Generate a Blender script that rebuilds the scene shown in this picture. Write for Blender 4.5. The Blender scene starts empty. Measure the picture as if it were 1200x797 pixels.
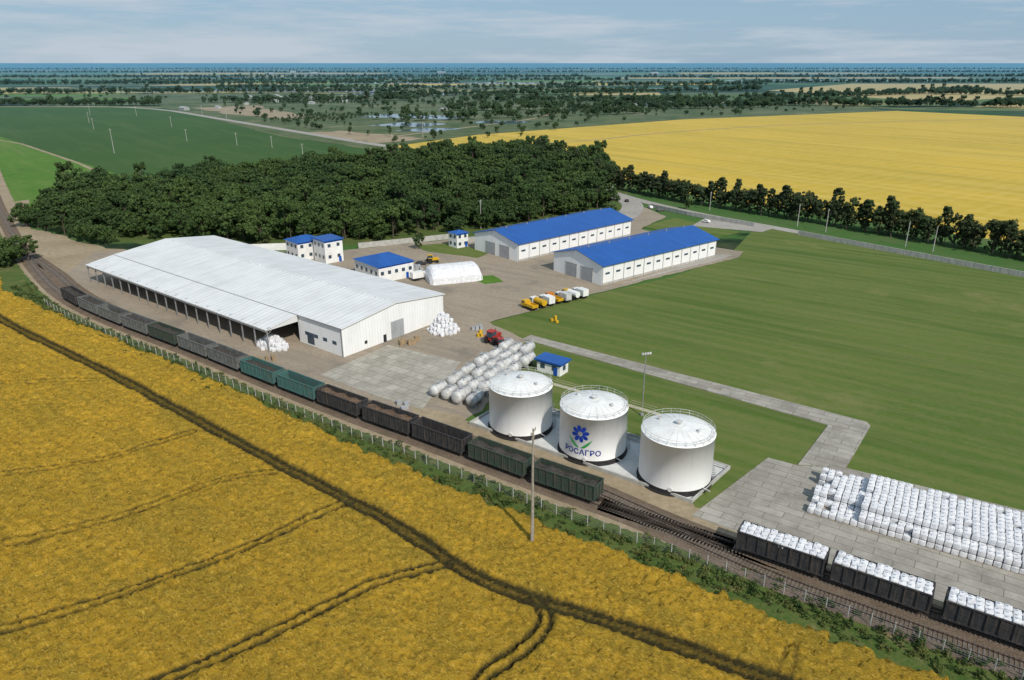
import bpy, math, random
import numpy as np
from mathutils import Vector, Matrix
random.seed(7); rng=np.random.default_rng(7)
S=bpy.context.scene
COL=S.collection
# ------------------------------------------------------------------ node helpers
class NT:
    def __init__(s,name):
        s.m=bpy.data.materials.new(name); s.m.use_nodes=True
        s.t=s.m.node_tree; s.t.nodes.clear()
        s.o=s.t.nodes.new('ShaderNodeOutputMaterial'); s.b=s.t.nodes.new('ShaderNodeBsdfPrincipled')
        s.t.links.new(s.b.outputs[0],s.o.inputs[0])
        s.pos=s.n('ShaderNodeNewGeometry').outputs['Position']
        s.obj=s.n('ShaderNodeTexCoord').outputs['Object']
    def n(s,ty,**k):
        x=s.t.nodes.new(ty)
        for a,b in k.items(): setattr(x,a,b)
        return x
    def set(s,sock,v):
        if hasattr(v,'is_output'): s.t.links.new(v,sock)
        else: sock.default_value=v
    def mapv(s,vec,scale=(1,1,1),rot=0):
        x=s.n('ShaderNodeMapping'); s.set(x.inputs[0],vec); x.inputs['Scale'].default_value=scale; x.inputs['Rotation'].default_value=(0,0,rot); return x.outputs[0]
    def streak(s,scale,rot):
        return s.mapv(s.mapv(s.pos,(1,1,1),rot),scale,0)
    def noise(s,vec,scale,detail=3,rough=.55):
        x=s.n('ShaderNodeTexNoise'); s.set(x.inputs['Vector'],vec); x.inputs['Scale'].default_value=scale
        x.inputs['Detail'].default_value=detail; x.inputs['Roughness'].default_value=rough; return x.outputs[0]
    def mr(s,v,a,b,c=0,d=1):
        x=s.n('ShaderNodeMapRange'); s.set(x.inputs[0],v)
        for i,q in enumerate((a,b,c,d)): x.inputs[i+1].default_value=q
        return x.outputs[0]
    def math(s,op,a,b=0):
        x=s.n('ShaderNodeMath',operation=op); s.set(x.inputs[0],a); s.set(x.inputs[1],b); return x.outputs[0]
    def mix(s,f,a,b):
        x=s.n('ShaderNodeMix',data_type='RGBA'); s.set(x.inputs[0],f)
        s.set(x.inputs[6],a if hasattr(a,'is_output') else (*a[:3],1)); s.set(x.inputs[7],b if hasattr(b,'is_output') else (*b[:3],1)); return x.outputs[2]
    def haze(s,c,L=7500,hc=(.10,.25,.36)):  # aerial haze painted into the base colour by distance from the world origin
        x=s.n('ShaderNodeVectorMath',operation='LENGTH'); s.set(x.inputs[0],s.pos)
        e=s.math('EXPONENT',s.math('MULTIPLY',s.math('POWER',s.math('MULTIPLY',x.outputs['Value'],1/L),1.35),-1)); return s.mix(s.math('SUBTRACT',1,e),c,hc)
    def bump(s,h,strength=.5,dist=.1):
        x=s.n('ShaderNodeBump'); s.set(x.inputs['Height'],h); x.inputs['Strength'].default_value=strength; x.inputs['Distance'].default_value=dist
        s.t.links.new(x.outputs[0],s.b.inputs['Normal'])
    def done(s,c,rough=.9,metal=0,spec=.2):
        s.set(s.b.inputs['Base Color'],c if hasattr(c,'is_output') else (*c[:3],1)); s.set(s.b.inputs['Roughness'],rough)
        s.b.inputs['Metallic'].default_value=metal; s.b.inputs['Specular IOR Level'].default_value=spec; return s.m
def simple(name,c,c2=None,scale=1.,rough=.7,metal=0,spec=.3,bump=0,haze=False):
    t=NT(name); c2=c2 or tuple(v*.75 for v in c)
    n=t.noise(t.pos,scale,5,.65); col=t.mix(t.mr(n,.35,.68),c,c2)
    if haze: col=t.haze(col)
    if bump: t.bump(n,bump,.1)
    return t.done(col,rough,metal,spec)
def field(name,c,c2,c3,s1=.02,s2=.4,bump=.3,haze=True,row=None,patch=None,strk=None,strk2=None):
    t=NT(name)
    a=t.noise(t.pos,s1,6,.65); b=t.noise(t.pos,s2,7,.72)
    col=t.mix(t.mr(a,.38,.62),c,c2); col=t.mix(t.mr(b,.42,.72,0,.75),col,c3)
    if row:
        w=t.n('ShaderNodeTexWave'); t.set(w.inputs['Vector'],t.mapv(t.pos,(1,1,1),row[0])); w.inputs['Scale'].default_value=row[1]; w.inputs['Distortion'].default_value=row[2]; w.inputs['Detail'].default_value=2;w.inputs['Detail Scale'].default_value=.4
        col=t.mix(t.mr(w.outputs['Fac'],0.4,1,0,row[3] if len(row)>3 else .3),col,c3)
    for q_ in (strk,strk2):
        if q_:
            q=t.noise(t.streak(q_[1],q_[0]),1,6,.7); col=t.mix(t.mr(q,.5,.66,0,q_[3]),col,q_[2])
    if patch:
        p=t.noise(t.pos,patch[1],7,.68); col=t.mix(t.mr(p,patch[2],patch[2]+.1,0,patch[3]),col,patch[0])
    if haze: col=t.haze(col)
    t.bump(b,bump,.3)
    return t.done(col,1,0,.05)
# ------------------------------------------------------------------ materials
SITE=math.radians(-34)
def m_ground():
    t=NT('farmland')
    v=t.n('ShaderNodeTexVoronoi'); t.set(v.inputs['Vector'],t.mapv(t.pos,(1/800,1/330,1),.25)); v.inputs['Scale'].default_value=1
    sp=t.n('ShaderNodeSeparateColor'); t.t.links.new(v.outputs['Color'],sp.inputs[0])
    r=t.n('ShaderNodeValToRGB'); r.color_ramp.interpolation='CONSTANT'
    e=r.color_ramp.elements; e[0].color=(.03,.07,.02,1); e[1].position=.22; e[1].color=(.06,.125,.03,1)
    for p,c in ((.40,(.12,.15,.05,1)),(.52,(.028,.055,.026,1)),(.68,(.08,.14,.03,1)),(.82,(.24,.22,.09,1)),(.92,(.38,.31,.10,1))):
        q=e.new(p); q.color=c
    t.t.links.new(sp.outputs[0],r.inputs[0]); col=r.outputs[0]
    n=t.noise(t.mapv(t.pos,(1/260,1/110,1)),1,7,.68); col=t.mix(t.mr(n,.53,.57),col,(.014,.03,.013))
    n2=t.noise(t.pos,.03,7,.72); col=t.mix(t.mr(n2,.45,.7,0,.5),col,(.12,.13,.06))
    n3=t.noise(t.mapv(t.pos,(1/800,1/170,1)),1,4); col=t.mix(t.mr(n3,.62,.64,0,.8),col,(.24,.30,.31))
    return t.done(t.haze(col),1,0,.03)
M={}
M['ground']=m_ground()
M['lawn']=field('lawn_grass',(.080,.128,.026),(.11,.148,.034),(.14,.155,.048),.012,.5,.5,row=(-SITE+1.57,.055,1.5,.55),patch=((.20,.185,.075),.02,.58,.6),strk=(-SITE,(.01,.10,1),(.058,.105,.02),.75),strk2=(-SITE+.05,(.014,.2,1),(.16,.165,.06),.5))
M['verge']=field('verge_grass',(.05,.1,.02),(.085,.125,.03),(.16,.15,.055),.15,1.5,.9,patch=((.26,.20,.10),.12,.56,.65))
M['dkfield']=field('green_crop_field',(.035,.085,.018),(.05,.1,.022),(.07,.11,.03),.006,.15,.3,row=(.5,.05,.6),strk=(.9,(.004,.04,1),(.08,.12,.038),.6))
M['ltfield']=field('light_green_field',(.08,.17,.022),(.11,.20,.03),(.06,.12,.02),.008,.1,.3,strk=(.9,(.005,.05,1),(.16,.2,.055),.6))
M['scrub']=field('scrub_ground',(.05,.085,.025),(.11,.13,.055),(.17,.17,.1),.012,.05,.3,patch=((.3,.27,.19),.012,.6,.8))
M['yel']=field('ripe_field',(.53,.36,.045),(.43,.31,.04),(.56,.40,.09),.006,.12,.3,row=(.9,.03,1.),strk=(.9,(.003,.04,1),(.36,.28,.05),.6),strk2=(.88,(.002,.1,1),(.62,.45,.13),.5))
M['tan']=field('tan_field',(.44,.33,.14),(.38,.29,.11),(.42,.35,.16),.004,.05,.1)
M['dirt']=field('bare_dirt',(.38,.30,.205),(.30,.23,.15),(.18,.155,.09),.05,.6,.4)
M['yard']=field('yard_ground',(.35,.285,.215),(.29,.24,.18),(.21,.175,.135),.05,.9,.2,patch=((.17,.15,.125),.05,.56,.6),strk=(-SITE,(.03,.35,1),(.22,.19,.15),.7))
M['road']=field('road_surface',(.38,.355,.32),(.32,.30,.265),(.24,.21,.17),.05,.6,.1)
M['ballast']=field('ballast',(.22,.165,.12),(.16,.12,.085),(.085,.065,.05),.3,3.,.8,haze=False)
def m_conc(name,a,b,bw,bh,ang=SITE):
    t=NT(name)
    k=t.n('ShaderNodeTexBrick'); t.set(k.inputs['Vector'],t.mapv(t.pos,(1,1,1),-ang)); k.offset=.5
    k.inputs['Scale'].default_value=1; k.inputs['Brick Width'].default_value=bw; k.inputs['Row Height'].default_value=bh; k.inputs['Mortar Size'].default_value=.06
    k.inputs['Color1'].default_value=(*a,1); k.inputs['Color2'].default_value=(*b,1); k.inputs['Mortar'].default_value=(.14,.13,.09,1)
    n=t.noise(t.pos,.18,7,.72); col=t.mix(t.mr(n,.42,.70,0,.7),k.outputs[0],tuple(v*.55 for v in b))
    n=t.noise(t.pos,2.5,5,.75); col=t.mix(t.mr(n,.5,.75,0,.5),col,(.17,.15,.12))
    n=t.noise(t.pos,.07,6,.7); col=t.mix(t.mr(n,.55,.62,0,.35),col,(.42,.39,.33))
    return t.done(col,.9,0,.2)
M['slab']=m_conc('concrete_slabs',(.38,.355,.31),(.29,.265,.225),6,2)
M['slab2']=m_conc('old_concrete_slabs',(.44,.41,.345),(.35,.32,.265),3,3)
M['pad']=simple('pale_concrete',(.60,.60,.58),(.46,.45,.43),.3,.85)
M['conc']=simple('concrete',(.45,.44,.41),(.32,.31,.28),.6,.9)
def m_metal(name,c,rot,dirt=.2,scale=1.,rough=.5):
    t=NT(name)
    w=t.n('ShaderNodeTexWave'); t.set(w.inputs['Vector'],t.obj); w.inputs['Scale'].default_value=scale; w.bands_direction=rot
    n=t.noise(t.obj,.12,6,.65); n2=t.noise(t.mapv(t.obj,(.6,.05,.3)),1,5)
    col=t.mix(t.mr(n,.4,.75,0,dirt),c,tuple(v*.6 for v in c)); col=t.mix(t.mr(n2,.48,.68,0,dirt),col,tuple(v*.7 for v in (c[0],c[1]*.97,c[2]*.93)))
    col=t.mix(t.mr(w.outputs['Fac'],0,.14,.5,0),col,tuple(v*.55 for v in c))
    t.bump(w.outputs['Fac'],.25,.05)
    return t.done(col,rough,0,.35)
M['roofw']=m_metal('white_roof_sheet',(.72,.72,.71),'X',.42,.16)
M['wallw']=m_metal('white_wall_sheet',(.8,.8,.79),'X',.2,.5)
M['blue']=m_metal('blue_roof_sheet',(.014,.095,.36),'X',.5,.3,.45)
M['white']=simple('white_paint',(.80,.80,.78),(.66,.65,.62),.35,.4,0,.4)
M['cist']=simple('dirty_white_paint',(.62,.62,.61),(.33,.32,.30),.6,.45,0,.4)
M['bag']=simple('white_woven_bag',(.76,.76,.77),(.52,.52,.54),1.1,.75)
M['grey']=simple('grey_door',(.36,.37,.38),(.28,.29,.3),.5,.6)
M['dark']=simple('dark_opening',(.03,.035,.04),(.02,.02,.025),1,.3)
M['glass']=simple('window_glass',(.04,.07,.1),(.03,.05,.07),1,.12,0,.6)
M['steel']=simple('galvanised_steel',(.42,.42,.42),(.3,.3,.3),1,.45,.5)
M['rail']=simple('rail_steel',(.16,.12,.1),(.09,.06,.045),1,.45,.6)
M['tie']=simple('sleeper',(.18,.155,.13),(.10,.08,.065),1,.9)
M['base']=simple('black_bitumen',(.02,.02,.022),(.035,.03,.03),1,.7)
M['wood']=simple('weathered_pole',(.34,.31,.26),(.2,.18,.15),2,.85)
M['rust']=simple('rusty_inside',(.15,.085,.055),(.06,.04,.03),.7,.9)
M['coal']=simple('dark_cargo',(.07,.06,.05),(.025,.022,.02),2,.95,bump=.8)
M['scrap']=simple('brown_cargo',(.16,.10,.06),(.06,.045,.035),1.3,.95,bump=.8)
def m_wag(name,a,b):
    t=NT(name); n=t.noise(t.pos,.8,6,.7); col=t.mix(t.mr(n,.4,.7),a,b)
    st=t.noise(t.mapv(t.obj,(2.5,2.5,.25)),1,5,.7); col=t.mix(t.mr(st,.5,.72,0,.7),col,(.15,.11,.08)); return t.done(col,.65,0,.3)
M['wg1']=m_wag('wagon_dark_green',(.03,.06,.045),(.06,.055,.045)); M['wg2']=m_wag('wagon_black',(.026,.028,.032),(.05,.048,.047))
M['wg3']=m_wag('wagon_teal',(.05,.15,.14),(.06,.1,.09)); M['wg4']=m_wag('wagon_brown',(.09,.05,.035),(.06,.04,.03)); M['wg5']=m_wag('wagon_grey',(.15,.16,.155),(.08,.08,.075))
M['bogie']=simple('bogie_steel',(.04,.035,.03),(.07,.05,.035),2,.8)
M['red']=simple('red_paint',(.4,.03,.02),None,1,.4); M['yellow']=simple('yellow_paint',(.65,.38,.02),None,1,.4)
M['ystl']=simple('faded_yellow_steel',(.52,.47,.33),None,1,.5)
M['orange']=simple('orange_paint',(.6,.2,.02),None,1,.4); M['tyre']=simple('tyre',(.02,.02,.02),None,1,.85)
M['lblue']=simple('logo_blue',(.01,.04,.3),None,1,.4,0,.3); M['lgreen']=simple('logo_green',(.04,.3,.06),None,1,.4)
M['bluew']=simple('blue_paint',(.012,.085,.40),None,1,.4)
M['pallet']=simple('pallet_wood',(.36,.26,.15),(.22,.16,.1),1,.9)
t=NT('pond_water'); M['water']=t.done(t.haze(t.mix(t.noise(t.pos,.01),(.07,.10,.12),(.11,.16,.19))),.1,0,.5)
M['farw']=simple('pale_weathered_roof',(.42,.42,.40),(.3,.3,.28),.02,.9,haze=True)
def m_leaf(name,a,b,c,d):
    t=NT(name)
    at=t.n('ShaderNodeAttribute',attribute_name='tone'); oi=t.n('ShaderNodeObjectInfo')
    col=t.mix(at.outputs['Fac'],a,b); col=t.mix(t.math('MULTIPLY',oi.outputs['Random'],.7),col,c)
    pn=t.noise(t.pos,.028,4,.6); col=t.mix(t.mr(pn,.45,.62,0,.6),col,d)
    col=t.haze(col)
    return t.done(col,.75,0,.15)
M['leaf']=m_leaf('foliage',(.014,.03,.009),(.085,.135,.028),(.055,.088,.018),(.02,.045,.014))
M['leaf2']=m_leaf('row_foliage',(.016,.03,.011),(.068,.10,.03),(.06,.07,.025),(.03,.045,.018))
M['grassb']=m_leaf('tall_grass_foliage',(.045,.08,.018),(.12,.16,.04),(.17,.155,.05),(.07,.1,.025))
M['bark']=simple('bark',(.1,.08,.06),None,2,.9)
def m_wheat():
    t=NT('ripe_wheat')
    a=t.noise(t.pos,.03,5,.65); b=t.noise(t.pos,.9,8,.82); g=t.noise(t.streak((.03,.22,1),math.radians(38)),1,6,.7)
    f=t.noise(t.streak((1.8,4.5,1),math.radians(35)),1,4,.85); h=t.noise(t.pos,.16,6,.75)
    col=t.mix(t.mr(a,.36,.64),(.74,.43,.04),(.58,.34,.03))
    col=t.mix(t.mr(g,.46,.64,0,.8),col,(.42,.29,.035))
    col=t.mix(t.mr(h,.50,.66,0,.6),col,(.30,.22,.03))
    col=t.mix(t.mr(b,.48,.60,0,.9),col,(.21,.135,.02))
    col=t.mix(t.mr(f,.50,.64,0,.85),col,(.92,.62,.13))
    w=t.n('ShaderNodeTexWave'); t.set(w.inputs['Vector'],t.mapv(t.pos,(1,1,1),math.radians(-55))); w.inputs['Scale'].default_value=.14; w.inputs['Distortion'].default_value=3; w.inputs['Detail'].default_value=3
    col=t.mix(t.mr(w.outputs['Fac'],.5,1,0,.3),col,(.38,.26,.035))
    at=t.n('ShaderNodeAttribute',attribute_name='rut'); nb=t.noise(t.pos,1.2,4,.7)
    rf=t.mr(t.math('MULTIPLY',at.outputs['Fac'],t.mr(nb,.25,.5,.6,1.15)),.05,.75)
    soil=t.mix(t.mr(b,.4,.6),(.045,.035,.018),(.10,.085,.03))
    col=t.mix(rf,col,soil)
    t.bump(t.math('ADD',b,f),1.,.6)
    return t.done(col,1,0,.05)
M['wheat']=m_wheat()
# ------------------------------------------------------------------ mesh builder
class MB:
    def __init__(s): s.v=[]; s.f=[]
    def add(s,v,f):
        o=len(s.v); s.v+= [tuple(p) for p in v]; s.f+=[tuple(o+i for i in q) for q in f]; return s
    def box(s,c,d,rz=0):
        x,y,z=c; a,b,h=d[0]/2,d[1]/2,d[2]/2; cs,sn=math.cos(rz),math.sin(rz)
        v=[(x+(i*a)*cs-(j*b)*sn, y+(i*a)*sn+(j*b)*cs, z+k*h) for k in(-1,1) for j in(-1,1) for i in(-1,1)]
        return s.add(v,[(0,2,3,1),(4,5,7,6),(0,1,5,4),(2,6,7,3),(0,4,6,2),(1,3,7,5)])
    def tube(s,p,q,r,n=8,r2=None,caps=True):
        p=Vector(p);q=Vector(q);d=(q-p); 
        if d.length<1e-6: return s
        d.normalize(); a=d.orthogonal().normalized(); b=d.cross(a); r2=r if r2 is None else r2
        v=[];
        for c,rr in((p,r),(q,r2)):
            for i in range(n):
                t=2*math.pi*i/n; v.append(c+a*math.cos(t)*rr+b*math.sin(t)*rr)
        f=[(i,(i+1)%n,n+(i+1)%n,n+i) for i in range(n)]
        if caps: f+= [tuple(range(n))[::-1],tuple(range(n,2*n))]
        return s.add(v,f)
    def lathe(s,prof,n=48,c=(0,0)):
        v=[];k=len(prof)
        for r,z in prof:
            for i in range(n):
                t=2*math.pi*i/n; v.append((c[0]+r*math.cos(t),c[1]+r*math.sin(t),z))
        f=[(j*n+i,j*n+(i+1)%n,(j+1)*n+(i+1)%n,(j+1)*n+i) for j in range(k-1) for i in range(n)]
        return s.add(v,f)
    def prism(s,poly,y0,y1):
        n=len(poly); v=[(x,y0,z) for x,z in poly]+[(x,y1,z) for x,z in poly]
        return s.add(v,[tuple(range(n)),tuple(range(2*n-1,n-1,-1))]+[(i,n+i,n+(i+1)%n,(i+1)%n) for i in range(n)])
    def obj(s,name,mat,parent=None,smooth=False):
        me=bpy.data.meshes.new(name); me.from_pydata(s.v,[],s.f); me.update()
        if mat: me.materials.append(M[mat] if isinstance(mat,str) else mat)
        if smooth: me.polygons.foreach_set('use_smooth',[True]*len(me.polygons))
        o=bpy.data.objects.new(name,me); COL.objects.link(o)
        if parent: o.parent=parent
        return o
def fixn(o):
    import bmesh
    b=bmesh.new(); b.from_mesh(o.data); bmesh.ops.recalc_face_normals(b,faces=b.faces); b.to_mesh(o.data); b.free(); return o
def empty(name,loc=(0,0,0),rz=0,sc=1):
    e=bpy.data.objects.new(name,None); e.location=loc; e.rotation_euler=(0,0,rz); e.scale=(sc,sc,sc); e.empty_display_size=.5; COL.objects.link(e); return e
def ragged(pts,step,j):
    out=[]
    n=len(pts)
    for i in range(n):
        a=Vector(pts[i]);b=Vector(pts[(i+1)%n]); k=max(1,int((b-a).length/step)); d=(b-a).normalized(); nn=Vector((-d.y,d.x))
        for q in range(k): out.append(tuple(a.lerp(b,q/k)+nn*random.uniform(-j,j)))
    return out
def sheet(name,pts,z,mat,rag=None):
    from mathutils.geometry import tessellate_polygon
    if rag: pts=ragged(pts,*rag)
    P=[Vector((x,y,z)) for x,y in pts]; tr=tessellate_polygon([P])
    m=MB(); m.add(P,tr); o=m.obj(name,mat)
    if sum(p.normal.z for p in o.data.polygons)<0: o.data.flip_normals()
    return o
def smooth(p,it=3):
    p=[Vector(q) for q in p]
    for _ in range(it):
        n=[p[0]]
        for a,b in zip(p[:-1],p[1:]): n+= [a*.75+b*.25,a*.25+b*.75]
        n.append(p[-1]); p=n
    return p
def resample(p,step):
    out=[p[0].copy()]; need=step
    for a,b in zip(p[:-1],p[1:]):
        L=(b-a).length; t=0
        while L-t>=need: t+=need; out.append(a+(b-a)*(t/L)); need=step
        need-=(L-t)
    return out
def offset(p,d):
    out=[]
    for i,q in enumerate(p):
        a=p[max(i-1,0)];b=p[min(i+1,len(p)-1)]; t=(b-a).normalized(); dd=d(i) if callable(d) else d
        out.append(q+Vector((-t.y,t.x))*dd)
    return out
def ribbon(name,p,a,b,z,mat,jit=0):
    A=offset(p,a);B=offset(p,b); m=MB(); v=[]
    for q,r in zip(A,B):
        v+=[(q.x+random.uniform(-jit,jit),q.y+random.uniform(-jit,jit),z),(r.x+random.uniform(-jit,jit),r.y+random.uniform(-jit,jit),z)]
    f=[(2*i,2*i+2,2*i+3,2*i+1) for i in range(len(p)-1)]
    m.add(v,f); o=m.obj(name,mat)
    if sum(q.normal.z for q in o.data.polygons)<0: o.data.flip_normals()
    return o
# ------------------------------------------------------------------ ground sheets
G=MB(); R=70000; G.add([(-R,-2000,0),(R,-2000,0),(R,R,0),(-R,R,0)],[(0,1,2,3)]); G.obj('ground','ground')
TRK=resample(smooth([(-420,590),(-345,485),(-275.3,389),(-219.7,316.1),(-180.5,267.2),(-152.2,235.2),(-124.2,211.7),(-87.1,185.6),(-62.3,166.7),(-34.7,146.6),(-18,135.5),(0,122.8),(14,113.2),(36.8,99.6),(49.4,91.3),(61.4,83.4),(69.9,77.8),(90,64.5),(150,25),(220,-22)]),.6)
sheet('light_green_field',[(-554,811),(-267,512),(-228,440),(-235,362),(-262,372),(-288,409),(-420,590),(-800,700),(-900,900)],.06,'ltfield')
sheet('green_crop_field',[(-1300,1330),(-621,1350),(-249,812),(-80,636),(-90,540),(-200,470),(-267,512),(-554,811),(-900,1000)],.05,'dkfield')
sheet('scrub_ground',[(-621,1352),(-249,814),(-80,640),(-37,660),(-117,712),(-37,833),(240,1064),(634,1256),(500,1700),(-300,1900),(-900,1800)],.03,'scrub')
sheet('ripe_field',[(-117,708),(-37.8,831),(240,1062),(634,1254),(785,1075),(900,800),(760,250),(400,100),(262,255),(222,318),(172,373),(115,432),(62,532),(-30,665)],.05,'yel')
sheet('tan_field',[(730,2186),(1285,2895),(1927,2895),(1650,2250),(1411,1947),(854,1526)],.06,'tan')
sheet('tan_field',[(834,1377),(1243,1711),(1500,1600),(1000,1180)],.07,'tan')
# distant farm plots: strips lying in the same direction, different crops
k_=0
r2=random.Random(11)
for row,(y0,dep) in enumerate(((1480,110),(1640,150),(1860,170),(2330,230),(2700,260),(3150,380),(3700,420),(4300,600),(5200,800))):
    x=-2.4*y0/3-400
    while x<y0*.85:
        wd=r2.uniform(120,520)*(y0/2200)
        mt=r2.choice(['ltfield','dkfield','scrub','tan','dkfield','ltfield',None,None,'yel','scrub'])
        if mt and not (650<x<1950 and 1300<y0<2950) and not(mt=='yel' and r2.random()<.5):
            sk_=r2.uniform(20,80); sheet('farm_plot_field',[(x,y0+x*.05),(x+wd*.93,y0+(x+wd)*.05),(x+wd*.93+sk_,y0+dep*.85+(x+wd)*.05),(x+sk_,y0+dep*.85+x*.05)],.015+.0007*(k_%10),mt)
        x+=wd; k_+=1
sheet('lawn',[(-8,150),(3,196),(-7,211),(29,240),(60,262),(88,290),(120,352),(193,262),(226,224),(420,60),(300,-60),(150,25),(90,64.5),(36,100),(20,115),(5,150)],.03,'lawn')
sheet('forest_floor',[(-240,355),(-176,318),(-108,302),(-70,312),(-30,326),(10,350),(66,392),(80,545),(32,655),(-37,642),(-98,580),(-213,530),(-275,450)],.07,'verge',(6,1.5))
sheet('bare_dirt_ground',[(-246,357),(-175,306),(-150,300),(-145,262),(-165,250),(-184,272),(-223,320),(-290,410),(-282,425)],.085,'dirt',(4,1.3))
yard=[(-176,300),(-166,250),(-152,238),(-124,214),(-87,188),(-62,169),(-34,149),(-17,138),(-7,150),(4,196),(-7,211),(29,241),(93,291),(98,300),(84,312),(62,345),(80,375),(74,400),(64,392),(45,352),(10,346),(-30,322),(-72,303),(-108,299),(-140,306)]
sheet('yard_pavement',yard,.10,'yard',(3,.5))
ribbon('grass_verge',TRK,-16,3,.09,'verge')
sheet('bare_dirt_ground',[(-24,153),(-12,148),(-9,144),(33,113),(33,107),(20,113),(0,124),(-18,137)],.117,'dirt',(2,.3))
ribbon('trackside_dirt_ground',TRK,-4.4,8.2,.125,'dirt',.35)
W1=smooth([(20,560),(52,470),(69.4,424),(96,380),(124.2,348),(192.7,263.7),(223.9,226),(330,100)],2)
ribbon('access_road',W1,-1,6,.12,'road')
ribbon('access_road',smooth([(45,352),(62,380),(70,415),(60,440)],2),-6,6,.135,'road')
ribbon('access_road',smooth([(-117,712),(-160,760),(-420,1080),(-640,1352),(-900,1420)],2),-6,6,.1,'road')
ribbon('access_road',smooth([(-90,700),(60,735),(180,860),(420,1000),(1200,1180)],2),5,9,.1,'dirt')
ribbon('field_margin_ground',resample(smooth([(-1000,1385),(-700,1370),(-621,1352)],1),20),-8,8,.11,'dirt')
ribbon('farm_track_ground',resample(smooth([(-262,372),(-240,440),(-275,515),(-554,811),(-900,1000)],1),6),-1.5,1.5,.1,'dirt',.3)
sheet('concrete_apron',[(88,352),(118,338),(126,346),(100,372)],.15,'road')
sheet('lawn_patch',[(64,350),(84,318),(108,338),(84,372)],.14,'lawn',(3,.5))
sheet('lawn_patch',[(-42,312),(-28,316),(-8,300),(-14,290),(-36,300)],.14,'lawn',(3,.5))
sheet('lawn_patch',[(-16,262),(-7,264),(-3,255),(-10,252)],.14,'ltfield',(2,.4))
sheet('concrete_hardstand',[(-49.2,170.5),(-35.1,191.5),(-13.7,178.9),(-20.8,150.8),(-29,155.5)],.13,'slab2',(2,.15))
def thick(name,pts,z0,z1,mat):
    P=[Vector((x,y,0)) for x,y in pts]
    from mathutils.geometry import tessellate_polygon
    tr=tessellate_polygon([P]); n=len(P); m=MB()
    m.add([(p.x,p.y,z1) for p in P],tr); m.add([(p.x,p.y,z0) for p in P]+[(p.x,p.y,z1) for p in P],[(i,(i+1)%n,n+(i+1)%n,n+i) for i in range(n)])
    return fixn(m.obj(name,mat))
thick('concrete_path',[(3,196.5),(5.5,199.5),(79,144.5),(79,142.5),(66,124.8),(57,126.1),(69.9,143)],0,.20,'slab')
thick('concrete_slab_area',[(31.7,108.7),(51.9,128.8),(57.2,125.6),(66,124.8),(98,106.5),(150,72),(190,48),(160,24),(96,66),(76,79),(62,88),(50,96)],0,.17,'slab')
# ------------------------------------------------------------------ wheat field
edge=np.array([(-330,440),(-262,360),(-220,300),(-179,243),(-128.7,205.6),(-90.5,177.2),(-60.4,154.5),(-35.9,134.8),(-16.4,120.5),(0,108.7),(14,99.1),(31.8,86.9),(46.4,76.9),(54.4,72.2),(85,52),(150,8),(210,-32)])
sheet('wheat_field_base',[tuple(p) for p in edge]+[(210,-300),(-700,-300),(-700,440)],.105,'wheat')
stp=.5
xs=np.arange(-215,95,stp); ys=np.arange(48,300,stp)
X,Y=np.meshgrid(xs,ys,indexing='ij')
def vnoise(x,y,s,seed):
    r=np.random.default_rng(seed); T=r.random((256,256)); u=x/s+1000;v=y/s+1000
    i=np.floor(u).astype(int);j=np.floor(v).astype(int);fu=u-i;fv=v-j; fu=fu*fu*(3-2*fu);fv=fv*fv*(3-2*fv)
    g=lambda a,b:T[a%256,b%256]
    return (g(i,j)*(1-fu)+g(i+1,j)*fu)*(1-fv)+(g(i,j+1)*(1-fu)+g(i+1,j+1)*fu)*fv
def pdist(x,y,pl):
    d=np.full(x.shape,1e9)
    for a,b in zip(pl[:-1],pl[1:]):
        ax,ay=a;bx,by=b;dx,dy=bx-ax,by-ay;L=dx*dx+dy*dy
        t=np.clip(((x-ax)*dx+(y-ay)*dy)/L,0,1); d=np.minimum(d,np.hypot(x-ax-t*dx,y-ay-t*dy))
    return d
tracks=[([(-215,262),(-158,210.9),(-114.1,178.9),(-79.3,151.8),(-52.4,130.2),(-35.2,116.9),(-22.4,107.4),(-12.5,98),(-5.3,91.1),(2.5,86.8),(12.3,82.9),(23.2,77.1),(32.2,72.2),(50,64),(80,50)],1.0,.55,1.),
([(-90,70),(-71.7,80),(-62.5,85.1),(-52.9,91.7),(-42.3,99.7),(-35.8,106.9),(-29.2,112.7)],.85,.34,.9),
([(-60,60),(-44.4,72.2),(-35.2,78.1),(-25.4,86.9),(-18.5,91.7),(-10.2,94.8)],.85,.38,.95),
([(-9,60),(-4.4,72.2),(0,75.4),(3.8,79.3),(5.2,83.4),(3.2,86.6)],.85,.40,1),
([(-100,92),(-84.5,99.5),(-73.1,104.4),(-62.1,112.7),(-55.5,119.9),(-45.7,122.6)],.8,.3,.75),
([(-110,118),(-98.9,121.4),(-81.7,126.1),(-73.7,134.8),(-68.9,138.5)],.8,.27,.7),
([(-160,160),(-120,165),(-101,166)],.8,.25,.55),
([(28,60),(34,70),(38,77)],.8,.25,.5)]
rut=np.zeros(X.shape)
wob=(vnoise(X,Y,6,3)-.5)*.8
for n_,(pl,half,w,st) in enumerate(tracks):
    pl=[tuple(q) for q in smooth(pl,2)]
    d=pdist(X,Y,pl)+wob*.5
    rr=np.exp(-((np.abs(d)-half)/w)**2)
    rut=np.maximum(rut,rr*st)
    if n_==0: rut=np.maximum(rut,.55*np.exp(-(d/1.3)**2))
ey=np.interp(X,edge[:,0],edge[:,1])+(vnoise(X,Y,2.,5)-.5)*3.2
inside=(Y<ey)&(X>-.78*(Y+29)-14)
lod=vnoise(X,Y,9,9); Z=.75+.3*vnoise(X,Y,4,1)+.6*(rng.random(X.shape)-.5)+.3*vnoise(X,Y,1.3,2)-.3*(lod>.78)
Z=Z*(1-.85*rut)+.1
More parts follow.
